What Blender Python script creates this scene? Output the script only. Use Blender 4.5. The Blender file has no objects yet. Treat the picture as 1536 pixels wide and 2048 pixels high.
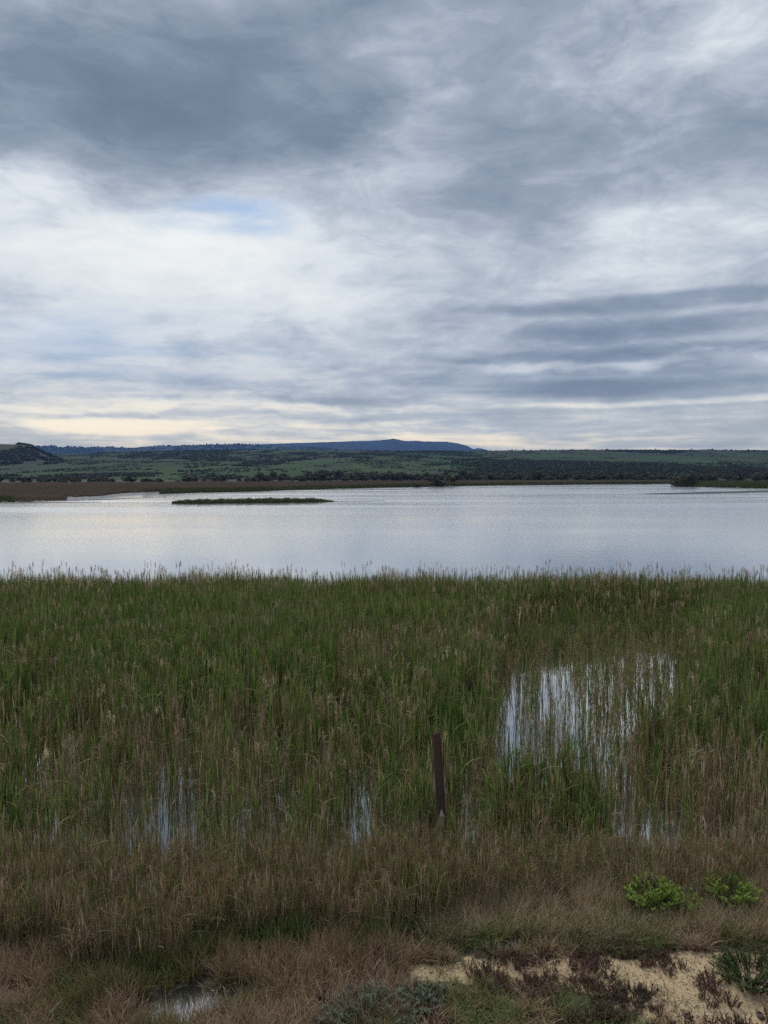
import bpy, math, random
import numpy as np
from mathutils import Vector
random.seed(7)
RS = np.random.RandomState(11)
SC = bpy.context.scene
COL = SC.collection
PI = math.pi

# ------------------------------------------------------------------ camera
H = 4.5                 # eye above the lake
F = 1540.0              # focal length in pixels of the 1536 x 2048 frame
PITCH = math.atan(74.0 / F)
cd = bpy.data.cameras.new('camera')
cam = bpy.data.objects.new('camera', cd)
COL.objects.link(cam)
cam.location = (0, 0, H)
cam.rotation_euler = (PI / 2 - PITCH, 0, 0)
cd.sensor_fit = 'VERTICAL'
cd.sensor_height = 24.0
cd.lens = 24.0 * F / 2048.0
cd.clip_start = 0.1
cd.clip_end = 60000
SC.camera = cam
SC.view_settings.view_transform = 'Standard'
SC.view_settings.look = 'None'
SC.view_settings.exposure = 0.3
SC.view_settings.gamma = 1.0
SC.view_settings.use_curve_mapping = False
SC.render.engine = 'CYCLES'
SC.cycles.use_denoising = False
SC.cycles.max_bounces = 8
SC.cycles.diffuse_bounces = 3
SC.cycles.glossy_bounces = 3
SC.cycles.transmission_bounces = 3
SC.cycles.transparent_max_bounces = 6
SC.cycles.volume_bounces = 0
SC.cycles.use_adaptive_sampling = False


def pdir(px, py):
    u = (px - 768) / F
    v = (1024 - py) / F
    return (u, math.cos(PITCH) + v * math.sin(PITCH), -math.sin(PITCH) + v * math.cos(PITCH))


def at(px, py, z=0.0):
    """point of the plane of height z seen at a pixel"""
    d = pdir(px, py)
    t = (z - H) / d[2]
    return Vector((d[0] * t, d[1] * t, z))


def at_depth(px, py, Y):
    d = pdir(px, py)
    t = Y / d[1]
    return Vector((d[0] * t, Y, H + d[2] * t))


# ------------------------------------------------------------------ node helper
class NT:
    def __init__(s, tree):
        s.t = tree
        s.n = tree.nodes
        s.l = tree.links

    def put(s, sock, v):
        if v is None:
            return
        if isinstance(v, bpy.types.NodeSocket):
            s.l.new(v, sock)
        else:
            sock.default_value = v

    def node(s, typ, **kw):
        n = s.n.new(typ)
        for k, v in kw.items():
            setattr(n, k, v)
        return n

    def m(s, op, a, b=None, c=None, clamp=False):
        n = s.node('ShaderNodeMath', operation=op, use_clamp=clamp)
        s.put(n.inputs[0], a); s.put(n.inputs[1], b); s.put(n.inputs[2], c)
        return n.outputs[0]

    def vm(s, op, a, b=None, c=None, out=0):
        n = s.node('ShaderNodeVectorMath', operation=op)
        s.put(n.inputs[0], a); s.put(n.inputs[1], b)
        if c is not None:
            s.put(n.inputs[2], c)
        return n.outputs[out]

    def xyz(s, x, y, z):
        n = s.node('ShaderNodeCombineXYZ')
        s.put(n.inputs[0], x); s.put(n.inputs[1], y); s.put(n.inputs[2], z)
        return n.outputs[0]

    def sep(s, v):
        n = s.node('ShaderNodeSeparateXYZ')
        s.put(n.inputs[0], v)
        return n.outputs

    def noise(s, vec, scale, detail=5, rough=0.5, dist=0.0, col=False, lac=2.0):
        n = s.node('ShaderNodeTexNoise')
        n.noise_dimensions = '3D'
        s.put(n.inputs['Vector'], vec)
        n.inputs['Scale'].default_value = scale
        n.inputs['Detail'].default_value = detail
        n.inputs['Roughness'].default_value = rough
        n.inputs['Lacunarity'].default_value = lac
        n.inputs['Distortion'].default_value = dist
        return n.outputs['Color' if col else 'Fac']

    def mr(s, v, a, b, c=0.0, d=1.0, smooth=True):
        n = s.node('ShaderNodeMapRange', interpolation_type='SMOOTHSTEP' if smooth else 'LINEAR')
        s.put(n.inputs[0], v)
        n.inputs[1].default_value = a; n.inputs[2].default_value = b
        n.inputs[3].default_value = c; n.inputs[4].default_value = d
        return n.outputs[0]

    def ramp(s, v, stops, interp='LINEAR'):
        n = s.node('ShaderNodeValToRGB')
        r = n.color_ramp
        r.interpolation = interp
        while len(r.elements) < len(stops):
            r.elements.new(0.5)
        for e, (p, c) in zip(r.elements, stops):
            e.position = p
            e.color = (c[0], c[1], c[2], 1)
        s.put(n.inputs[0], v)
        return n.outputs[0]

    def mix(s, f, a, b, mode='MIX'):
        n = s.node('ShaderNodeMix', data_type='RGBA', blend_type=mode)
        s.put(n.inputs[0], f)
        for i, v in ((6, a), (7, b)):
            if isinstance(v, (tuple, list)):
                v = (v[0], v[1], v[2], 1)
            s.put(n.inputs[i], v)
        return n.outputs[2]


# ------------------------------------------------------------------ sky and sun
SUN_EL, SUN_AZ = 54.0, -25.0     # azimuth from +Y towards +X
world = bpy.data.worlds.new('World')
SC.world = world
world.use_nodes = True
world.cycles.sampling_method = 'MANUAL'
world.cycles.sample_map_resolution = 512
wt = world.node_tree
wt.nodes.clear()
w = NT(wt)
tc = w.node('ShaderNodeTexCoord')
D = tc.outputs['Generated']
dx, dy, dz = w.sep(D)
az = w.m('ARCTAN2', dx, dy)
el = w.m('ARCSINE', dz)
zc = w.m('MAXIMUM', dz, 0.0)
inv = w.m('DIVIDE', 1.0, w.m('ADD', zc, 0.055))
P = w.xyz(w.m('MULTIPLY', dx, inv), w.m('MULTIPLY', dy, inv), 0.0)     # cloud deck seen in perspective
P2 = w.vm('ADD', P, (13.1, -4.2, 2.7))
A = w.xyz(az, el, 0.0)
# warped directions, so cloud masses get ragged borders
wn = w.noise(w.vm('MULTIPLY', A, (3.0, 7.5, 1.0)), 1.0, 5, 0.55, col=True)
wv = w.vm('MULTIPLY', w.vm('SUBTRACT', wn, (0.5, 0.5, 0.5)), (0.30, 0.12, 0.0))
AS = w.vm('ADD', A, w.vm('MULTIPLY', wv, (1.0, 0.16, 0.0)))
AW = w.vm('ADD', A, wv)
big = w.noise(P2, 0.55, 7, 0.52, 0.3)
med = w.noise(w.vm('ADD', P, (-7.3, 5.5, 9.0)), 1.9, 7, 0.58, 0.5)
stk = w.noise(w.vm('MULTIPLY', AS, (2.6, 30.0, 1.0)), 1.0, 8, 0.55, 0.25)
stk2 = w.noise(w.vm('MULTIPLY', w.vm('ADD', AS, (4.0, 2.0, 0)), (5.0, 75.0, 1.0)), 1.0, 7, 0.6, 0.2)
puf = w.noise(w.vm('MULTIPLY', AS, (4.5, 9.5, 1.0)), 1.0, 10, 0.60, 0.5)
wsp = w.noise(w.vm('MULTIPLY', w.vm('ADD', A, (3.0, 9.0, 2.0)), (11.0, 30.0, 1.0)), 1.0, 8, 0.62, 0.9)


def azel(px, py):
    d = pdir(px, py)
    r = math.sqrt(d[0] ** 2 + d[1] ** 2 + d[2] ** 2)
    return math.atan2(d[0], d[1]), math.asin(d[2] / r)


def blob(px, py, rx, ry, amp, vec=None, soft=0.0):
    a, e = azel(px, py)
    ra = rx / F * 0.95; re = ry / F * 0.9
    v = w.vm('MULTIPLY_ADD', vec or AW, (1 / ra, 1 / re, 0), (-a / ra, -e / re, 0))
    ln = w.vm('LENGTH', v, out=1)
    return w.mr(ln, soft, 1.0, amp, 0.0)


def total(items):
    s = items[0]
    for i in items[1:]:
        s = w.m('ADD', s, i)
    return s


# light field: where the cloud sheet is thick (dark) and thin (bright)
fld = [
    blob(330, 200, 680, 190, -0.25), blob(150, 290, 320, 70, -0.08), blob(640, 215, 260, 55, -0.10), blob(100, 80, 800, 240, -0.09),
    blob(700, 20, 700, 120, -0.09), blob(1250, 250, 520, 160, -0.05), blob(1150, 390, 420, 60, -0.08),
    blob(1300, 330, 420, 90, -0.07), blob(860, 222, 170, 34, 0.08), blob(1210, 160, 130, 70, 0.08),
    blob(1450, 40, 300, 110, 0.06),
    blob(180, 520, 640, 230, 0.34), blob(120, 430, 360, 110, 0.08), blob(620, 540, 560, 170, 0.20),
    blob(640, 340, 420, 90, 0.10), blob(1400, 440, 380, 55, 0.13), blob(1330, 520, 420, 70, 0.06),
    blob(1300, 640, 520, 70, -0.10), blob(1290, 605, 420, 26, -0.16, AS, .35), blob(1400, 650, 420, 30, -0.13, AS, .3), blob(1350, 705, 480, 22, -0.13, AS, .3), blob(1200, 777, 360, 24, -0.22, AS, .35), blob(560, 800, 420, 12, -0.10, AS, .2),
    blob(1200, 742, 420, 16, 0.15, AW, .1), blob(500, 814, 700, 14, 0.13, AW, .1), blob(1300, 806, 500, 10, .14, AS, .2),
    blob(1000, 610, 220, 26, -0.10), blob(250, 730, 750, 130, 0.18), blob(850, 650, 600, 110, .10), blob(760, 860, 1200, 60, .10), blob(600, 840, 900, 26, 0.04), blob(1100, 885, 1200, 40, 0.12),
    blob(290, 852, 250, 22, 0.40, AS, .3), blob(1450, 40, 360, 150, .05), blob(1350, 882, 300, 22, -0.16),
]
B = total(fld)
cl = w.m('MULTIPLY_ADD', w.m('SUBTRACT', big, 0.5), 0.42, 0.47)
cl = w.m('MULTIPLY_ADD', w.m('SUBTRACT', med, 0.5), 0.22, cl)
lowk = w.mr(el, 0.04, 0.26, 1.0, 0.0)            # streaks get stronger towards the horizon
cl = w.m('MULTIPLY_ADD', w.m('MULTIPLY', w.m('SUBTRACT', stk, 0.5), lowk), 0.46, cl)
cl = w.m('MULTIPLY_ADD', w.m('MULTIPLY', w.m('SUBTRACT', stk2, 0.5), lowk), 0.28, cl)
cl = w.m('MULTIPLY_ADD', w.m('SUBTRACT', puf, 0.5), 0.62, cl)
cl = w.m('MULTIPLY_ADD', w.m('SUBTRACT', wsp, 0.5), 0.30, cl)
cl = w.m('ADD', cl, B)
ccol = w.ramp(cl, [(0.0, (0.135, 0.175, 0.235)), (0.20, (0.175, 0.222, 0.29)), (0.38, (0.285, 0.335, 0.41)),
                   (0.52, (0.45, 0.50, 0.565)), (0.66, (0.66, 0.70, 0.73)), (0.84, (0.80, 0.82, 0.81)), (1.0, (0.88, 0.87, 0.83))])
# warm cream tint of the thin cloud low down
lowm = w.m('MULTIPLY', w.mr(el, 0.02, 0.17, 1.0, 0.0), w.mr(cl, 0.48, 0.78))
ccol = w.mix(w.mr(el, 0.0, 0.16, 0.40, 0.0), ccol, (0.66, 0.71, 0.70))
ccol = w.mix(lowm, ccol, (1.0, 0.93, 0.76))
ccol = w.mix(1.0, ccol, w.mix(w.mr(el, 0.0, 0.12, 1.0, 0.0), (1.0, 1.0, 1.0), (2.3, 2.0, 1.5)), 'MULTIPLY')
sky = w.node('ShaderNodeTexSky', sky_type='NISHITA')
sky.sun_disc = False
sky.sun_elevation = math.radians(SUN_EL)
sky.sun_rotation = math.radians(SUN_AZ)
sky.air_density = 1.0; sky.dust_density = 0.6; sky.ozone_density = 2.0
# clear gaps between the clouds
gap = total([blob(455, 445, 200, 58, 1.5), blob(190, 715, 560, 130, 0.45), blob(900, 850, 900, 60, 0.32), blob(60, 665, 150, 36, .2)])
gap = w.m('MULTIPLY', gap, w.mr(w.m('ADD', w.m('MULTIPLY', stk, 0.5), w.m('MULTIPLY', med, 0.5)), 0.64, 0.36))
sat = w.node('ShaderNodeHueSaturation')
sat.inputs['Saturation'].default_value = 1.0
sat.inputs['Value'].default_value = 1.0
w.put(sat.inputs['Color'], sky.outputs[0])
bright = w.node('ShaderNodeVectorMath', operation='SCALE')
w.put(bright.inputs[0], ccol)
bright.inputs['Scale'].default_value = 10.0
skyc = w.mix(1.0, sat.outputs[0], (1.3, 1.1, 1.0), 'MULTIPLY')
# upper limit keeps the clear air round the veiled sun as dim as in the photograph
skyc = w.vm('MINIMUM', skyc, (3.4, 4.8, 7.0))
fin = w.mix(w.m('MINIMUM', gap, 0.8), bright.outputs[0], skyc)
bg = w.node('ShaderNodeBackground')
bg.inputs['Strength'].default_value = 0.1
w.put(bg.inputs['Color'], fin)
wo = w.node('ShaderNodeOutputWorld')
w.l.new(bg.outputs[0], wo.inputs[0])

sl = bpy.data.lights.new('sun', 'SUN')
sun = bpy.data.objects.new('sun', sl)
COL.objects.link(sun)
sl.energy = 1.5
sl.angle = math.radians(22)
sl.color = (1.0, 0.95, 0.88)
sd = Vector((math.sin(math.radians(SUN_AZ)) * math.cos(math.radians(SUN_EL)),
             math.cos(math.radians(SUN_AZ)) * math.cos(math.radians(SUN_EL)), math.sin(math.radians(SUN_EL))))
sun.rotation_euler = (-sd).to_track_quat('-Z', 'Y').to_euler()


# ------------------------------------------------------------------ numpy noise
_perm = np.random.RandomState(3).rand(256, 256)


def vnoise(x, y):
    x = np.asarray(x, float); y = np.asarray(y, float)
    xi = np.floor(x).astype(int); yi = np.floor(y).astype(int)
    fx = x - xi; fy = y - yi
    fx = fx * fx * (3 - 2 * fx); fy = fy * fy * (3 - 2 * fy)
    g = lambda a, b: _perm[a & 255, b & 255]
    return (g(xi, yi) * (1 - fx) + g(xi + 1, yi) * fx) * (1 - fy) + (g(xi, yi + 1) * (1 - fx) + g(xi + 1, yi + 1) * fx) * fy


def fbm(x, y, o=5, gain=0.5):
    s = 0; a = 1; t = 0
    for i in range(o):
        s = s + a * vnoise(x * 2 ** i + 17.3 * i, y * 2 ** i + 5.1 * i)
        t += a; a *= gain
    return s / t


def sstep(a, b, x):
    t = np.clip((np.asarray(x, float) - a) / (b - a), 0, 1)
    return t * t * (3 - 2 * t)


def gs(x, y, cx, cy, rx, ry):
    return np.exp(-((x - cx) / rx) ** 2 - ((y - cy) / ry) ** 2)


# ------------------------------------------------------------------ object helpers
def tag(o, label=None, cat=None, group=None, kind=None):
    if label: o['label'] = label
    if cat: o['category'] = cat
    if group: o['group'] = group
    if kind: o['kind'] = kind
    return o


def link_mesh(name, me, mats=(), parent=None, link=True):
    o = bpy.data.objects.new(name, me)
    if link:
        COL.objects.link(o)
    for m_ in mats:
        me.materials.append(m_)
    if parent:
        o.parent = parent
    return o


def grid_mesh(name, V, nr, nc, attrs=None):
    """V: (nr*nc,3) rows x columns"""
    me = bpy.data.meshes.new(name)
    idx = np.arange(nr * nc).reshape(nr, nc)
    q = np.stack([idx[:-1, :-1], idx[:-1, 1:], idx[1:, 1:], idx[1:, :-1]], -1).reshape(-1, 4)
    me.vertices.add(len(V)); me.vertices.foreach_set('co', np.asarray(V, np.float32).ravel())
    me.loops.add(q.size); me.loops.foreach_set('vertex_index', q.astype(np.int32).ravel())
    me.polygons.add(len(q))
    me.polygons.foreach_set('loop_start', np.arange(0, q.size, 4, dtype=np.int32))
    me.polygons.foreach_set('loop_total', np.full(len(q), 4, np.int32))
    me.update(calc_edges=True)
    me.polygons.foreach_set('use_smooth', np.ones(len(q), bool))
    for k, a in (attrs or {}).items():
        at_ = me.attributes.new(k, 'FLOAT', 'POINT')
        at_.data.foreach_set('value', np.asarray(a, np.float32).ravel())
    return me


class MB:
    """collects vertices and faces, with a float attribute 'tone' on every vertex"""
    def __init__(s):
        s.v = []; s.f = []; s.t = []; s.mi = []

    def ribbon(s, pts, widths, side, tone, fold=0.0):
        b = len(s.v)
        side = Vector(side).normalized()
        n = len(pts)
        for i, (p, w_) in enumerate(zip(pts, widths)):
            p = Vector(p)
            s.v.append(p - side * w_ / 2); s.v.append(p + side * w_ / 2)
            tt = tone[i] if isinstance(tone, (list, tuple)) else tone
            s.t += [tt, tt]
        for i in range(n - 1):
            s.f.append((b + 2 * i, b + 2 * i + 1, b + 2 * i + 3, b + 2 * i + 2))

    def tube(s, pts, rad, tone, k=3):
        b = len(s.v)
        n = len(pts)
        ph = random.random() * 6
        for i, (p, r) in enumerate(zip(pts, rad)):
            p = Vector(p)
            d = (Vector(pts[min(i + 1, n - 1)]) - Vector(pts[max(i - 1, 0)])).normalized()
            a = d.orthogonal().normalized(); c = d.cross(a)
            for j in range(k):
                an = ph + j * 2 * PI / k
                s.v.append(p + (a * math.cos(an) + c * math.sin(an)) * r)
                s.t.append(tone[i] if isinstance(tone, (list, tuple)) else tone)
        for i in range(n - 1):
            for j in range(k):
                s.f.append((b + i * k + j, b + i * k + (j + 1) % k, b + (i + 1) * k + (j + 1) % k, b + (i + 1) * k + j))
        s.f.append(tuple(b + (n - 1) * k + j for j in range(k)))

    def tri(s, a, b_, c, tone):
        b = len(s.v)
        s.v += [Vector(a), Vector(b_), Vector(c)]
        s.t += [tone] * 3
        s.f.append((b, b + 1, b + 2))

    def quad(s, a, b_, c, d, tone):
        b = len(s.v)
        s.v += [Vector(a), Vector(b_), Vector(c), Vector(d)]
        s.t += [tone] * 4
        s.f.append((b, b + 1, b + 2, b + 3))

    def mesh(s, name, smooth=False):
        me = bpy.data.meshes.new(name)
        me.from_pydata([tuple(v) for v in s.v], [], s.f)
        at_ = me.attributes.new('tone', 'FLOAT', 'POINT')
        at_.data.foreach_set('value', np.asarray(s.t, np.float32))
        if smooth:
            me.polygons.foreach_set('use_smooth', np.ones(len(me.polygons), bool))
        return me


def scatter(name, sources, pts, yaw, tilt, scl, dry, label, cat, scl_z=None, idx=None):
    """one 'stuff' object: geometry nodes put the source tufts on numpy-made points"""
    n = len(pts)
    col = bpy.data.collections.new(name + '_sources')
    for o in sources:
        col.objects.link(o)
    me = bpy.data.meshes.new(name)
    me.vertices.add(n)
    me.vertices.foreach_set('co', np.asarray(pts, np.float32).ravel())
    rot = np.stack([tilt * np.cos(RS.rand(n) * 6.28), tilt * np.sin(RS.rand(n) * 6.28), yaw], -1)
    sz = scl if scl_z is None else scl_z
    s3 = np.stack([scl, scl, sz], -1)
    for k, t, d in (('rot', 'FLOAT_VECTOR', rot), ('scl', 'FLOAT_VECTOR', s3)):
        a = me.attributes.new(k, t, 'POINT'); a.data.foreach_set('vector', np.asarray(d, np.float32).ravel())
    for k, d in (('dry', dry), ('rnd', RS.rand(n))):
        a = me.attributes.new(k, 'FLOAT', 'POINT'); a.data.foreach_set('value', np.asarray(d, np.float32))
    a = me.attributes.new('pick', 'INT', 'POINT')
    a.data.foreach_set('value', np.asarray(RS.randint(0, len(sources), n) if idx is None else idx, np.int32))
    o = bpy.data.objects.new(name, me); COL.objects.link(o)
    ng = bpy.data.node_groups.new(name, 'GeometryNodeTree')
    ng.interface.new_socket('Geometry', in_out='INPUT', socket_type='NodeSocketGeometry')
    ng.interface.new_socket('Geometry', in_out='OUTPUT', socket_type='NodeSocketGeometry')
    gi = ng.nodes.new('NodeGroupInput'); go = ng.nodes.new('NodeGroupOutput')
    ip = ng.nodes.new('GeometryNodeInstanceOnPoints')
    ci = ng.nodes.new('GeometryNodeCollectionInfo')
    ci.inputs['Collection'].default_value = col
    ci.inputs['Separate Children'].default_value = True
    ci.inputs['Reset Children'].default_value = True

    def na(k, t):
        x = ng.nodes.new('GeometryNodeInputNamedAttribute'); x.data_type = t
        x.inputs['Name'].default_value = k
        return x.outputs['Attribute']
    e2r = ng.nodes.new('FunctionNodeEulerToRotation')
    ng.links.new(na('rot', 'FLOAT_VECTOR'), e2r.inputs[0])
    ng.links.new(gi.outputs[0], ip.inputs['Points'])
    ng.links.new(ci.outputs[0], ip.inputs['Instance'])
    ip.inputs['Pick Instance'].default_value = True
    ng.links.new(na('pick', 'INT'), ip.inputs['Instance Index'])
    ng.links.new(e2r.outputs[0], ip.inputs['Rotation'])
    ng.links.new(na('scl', 'FLOAT_VECTOR'), ip.inputs['Scale'])
    ng.links.new(ip.outputs[0], go.inputs[0])
    md = o.modifiers.new('scatter', 'NODES'); md.node_group = ng
    tag(o, label, cat, kind='stuff')
    return o


# ------------------------------------------------------------------ materials
def new_mat(name):
    m_ = bpy.data.materials.new(name)
    m_.use_nodes = True
    m_.node_tree.nodes.clear()
    k = NT(m_.node_tree)
    out = k.node('ShaderNodeOutputMaterial')
    return m_, k, out


def plant_mat(name, stops, transl=0.3, inst=True, rough=0.6, spec=0.25, var=0.35):
    """blade colour from the mesh's tone (leaf, stem, plume) shifted by the tuft's own dryness"""
    m_, k, out = new_mat(name)
    a = k.node('ShaderNodeAttribute', attribute_type='GEOMETRY', attribute_name='tone')
    t = a.outputs['Fac']
    if inst:
        b = k.node('ShaderNodeAttribute', attribute_type='INSTANCER', attribute_name='dry')
        r = k.node('ShaderNodeAttribute', attribute_type='INSTANCER', attribute_name='rnd')
        t = k.m('ADD', t, b.outputs['Fac'])
        rnd = r.outputs['Fac']
    else:
        oi = k.node('ShaderNodeObjectInfo')
        rnd = oi.outputs['Random']
    c = k.ramp(t, stops)
    geo = k.node('ShaderNodeNewGeometry')
    g2 = k.noise(geo.outputs['Position'], 23.0, 3, 0.6)
    val = k.m('ADD', k.m('MULTIPLY_ADD', rnd, var, 1 - var * 0.5), k.m('MULTIPLY_ADD', g2, 0.5, -0.25))
    sc = k.node('ShaderNodeVectorMath', operation='SCALE')
    k.put(sc.inputs[0], c); k.put(sc.inputs['Scale'], val)
    p = k.node('ShaderNodeBsdfPrincipled')
    k.put(p.inputs['Base Color'], sc.outputs[0])
    p.inputs['Roughness'].default_value = rough
    p.inputs['Specular IOR Level'].default_value = spec
    if transl > 0:
        tr = k.node('ShaderNodeBsdfTranslucent')
        k.put(tr.inputs['Color'], sc.outputs[0])
        mx = k.node('ShaderNodeMixShader'); mx.inputs[0].default_value = transl
        k.l.new(p.outputs[0], mx.inputs[1]); k.l.new(tr.outputs[0], mx.inputs[2])
        k.l.new(mx.outputs[0], out.inputs[0])
    else:
        k.l.new(p.outputs[0], out.inputs[0])
    return m_


REED = [(0.0, (0.055, 0.135, 0.018)), (0.22, (0.102, 0.192, 0.030)), (0.42, (0.20, 0.24, 0.055)),
        (0.62, (0.29, 0.215, 0.10)), (0.82, (0.37, 0.27, 0.175)), (1.0, (0.54, 0.44, 0.32))]
M_reed = plant_mat('reed', REED, 0.3, var=0.75)
M_far_reed = plant_mat('distant_reed', [(0.0, (0.075, 0.10, 0.028)), (0.4, (0.11, 0.105, 0.045)), (0.7, (0.155, 0.12, 0.082)), (1.0, (0.25, 0.18, 0.13))], 0.2, var=0.3)
M_grass = plant_mat('marsh_grass', [(0.0, (0.07, 0.13, 0.03)), (0.3, (0.13, 0.165, 0.045)), (0.5, (0.20, 0.175, 0.075)),
                                    (0.7, (0.25, 0.155, 0.095)), (1.0, (0.42, 0.31, 0.21))], 0.25)
M_glass = plant_mat('glasswort', [(0.0, (0.12, 0.12, 0.05)), (0.35, (0.115, 0.07, 0.05)), (0.7, (0.14, 0.075, 0.065)), (1.0, (0.22, 0.14, 0.10))], 0.1)
M_scrub = plant_mat('hillside_scrub', [(0.0, (0.018, 0.028, 0.011)), (0.5, (0.032, 0.042, 0.018)), (1.0, (0.055, 0.05, 0.028))], 0.1, var=0.6)
M_bush = plant_mat('dark_foliage', [(0.0, (0.018, 0.024, 0.010)), (0.6, (0.045, 0.045, 0.022)), (1.0, (0.085, 0.07, 0.04))], 0.1, inst=False, var=0.5)
M_bright = plant_mat('bright_foliage', [(0.0, (0.07, 0.12, 0.02)), (1.0, (0.30, 0.42, 0.075))], 0.35, inst=False, var=0.1)
M_silver = plant_mat('silver_foliage', [(0.0, (0.05, 0.06, 0.035)), (0.5, (0.15, 0.175, 0.105)), (1.0, (0.34, 0.38, 0.27))], 0.15, inst=False, var=0.1)
M_dkgreen = plant_mat('deep_green_foliage', [(0.0, (0.03, 0.05, 0.016)), (1.0, (0.12, 0.17, 0.06))], 0.15, inst=False, var=0.1)
M_twig = plant_mat('twig', [(0.0, (0.05, 0.035, 0.025)), (1.0, (0.11, 0.08, 0.06))], 0.0, inst=False)
M_straw = plant_mat('straw', [(0.0, (0.20, 0.16, 0.10)), (1.0, (0.50, 0.44, 0.34))], 0.2, inst=False, var=0.1)


def simple_noise_mat(name, stops, scale, detail=8, rough=0.9, bump=0.0, bscale=20, stretch=(1, 1, 1), bdist=0.05, coords='Position', extra=None, nrough=0.6):
    m_, k, out = new_mat(name)
    geo = k.node('ShaderNodeNewGeometry')
    pos = k.vm('MULTIPLY', geo.outputs['Position'], stretch)
    n = k.noise(pos, scale, detail, nrough, 0.3)
    c = k.ramp(n, stops)
    if extra:
        c = extra(k, geo.outputs['Position'], c)
    p = k.node('ShaderNodeBsdfPrincipled')
    k.put(p.inputs['Base Color'], c)
    p.inputs['Roughness'].default_value = rough
    p.inputs['Specular IOR Level'].default_value = 0.2
    if bump:
        bn = k.noise(pos, bscale, 8, 0.65)
        b = k.node('ShaderNodeBump'); b.inputs['Strength'].default_value = bump; b.inputs['Distance'].default_value = bdist
        k.put(b.inputs['Height'], bn)
        k.l.new(b.outputs[0], p.inputs['Normal'])
    k.l.new(p.outputs[0], out.inputs[0])
    return m_


def ground_mat():
    m_, k, out = new_mat('ground')
    geo = k.node('ShaderNodeNewGeometry'); pos = geo.outputs['Position']
    sa = k.node('ShaderNodeAttribute', attribute_type='GEOMETRY', attribute_name='sandy').outputs['Fac']
    fa = k.node('ShaderNodeAttribute', attribute_type='GEOMETRY', attribute_name='plain').outputs['Fac']
    mu = k.node('ShaderNodeAttribute', attribute_type='GEOMETRY', attribute_name='mud').outputs['Fac']
    n1 = k.noise(pos, 3.0, 8, 0.6)
    n2 = k.noise(pos, 40.0, 6, 0.65)
    n3 = k.noise(pos, 260.0, 3, 0.6)
    soil = k.ramp(n2, [(0.3, (0.035, 0.028, 0.018)), (0.6, (0.075, 0.062, 0.038)), (0.8, (0.11, 0.085, 0.055))])
    sand = k.ramp(k.m('ADD', k.m('MULTIPLY', n2, 0.6), k.m('MULTIPLY', n1, 0.4)), [(0.30, (0.25, 0.18, 0.10)), (0.48, (0.46, 0.35, 0.205)), (0.68, (0.60, 0.49, 0.32))])
    grains = k.ramp(n3, [(0.3, (0.72, 0.70, 0.66)), (0.5, (1, 1, 1)), (0.75, (1.12, 1.1, 1.08))])
    sand = k.mix(1.0, sand, grains, 'MULTIPLY')
    sm = k.mr(k.m('ADD', sa, k.m('MULTIPLY_ADD', n2, 0.5, -0.25)), 0.35, 0.62)
    c = k.mix(sm, soil, sand)
    plain = k.ramp(k.noise(pos, 0.03, 8, 0.65), [(0.3, (0.03, 0.042, 0.014)), (0.5, (0.045, 0.048, 0.02)), (0.7, (0.07, 0.055, 0.03))])
    c = k.mix(fa, c, plain)
    c = k.mix(mu, c, (0.07, 0.068, 0.06))
    # wet, darker mud close to the water line
    z = k.sep(pos)[2]
    wet = k.mr(z, 0.0, 0.05, 0.55, 1.0)
    sc = k.node('ShaderNodeVectorMath', operation='SCALE'); k.put(sc.inputs[0], c); k.put(sc.inputs['Scale'], wet)
    p = k.node('ShaderNodeBsdfPrincipled')
    k.put(p.inputs['Base Color'], sc.outputs[0])
    k.put(p.inputs['Roughness'], k.m('SUBTRACT', k.mr(z, 0.0, 0.06, 0.35, 0.95), k.m('MULTIPLY', mu, 0.6)))
    b = k.node('ShaderNodeBump'); b.inputs['Strength'].default_value = 0.8; b.inputs['Distance'].default_value = 0.02
    k.put(b.inputs['Height'], k.m('ADD', n2, k.m('MULTIPLY', n3, 0.3)))
    k.l.new(b.outputs[0], p.inputs['Normal'])
    k.l.new(p.outputs[0], out.inputs[0])
    return m_


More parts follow.
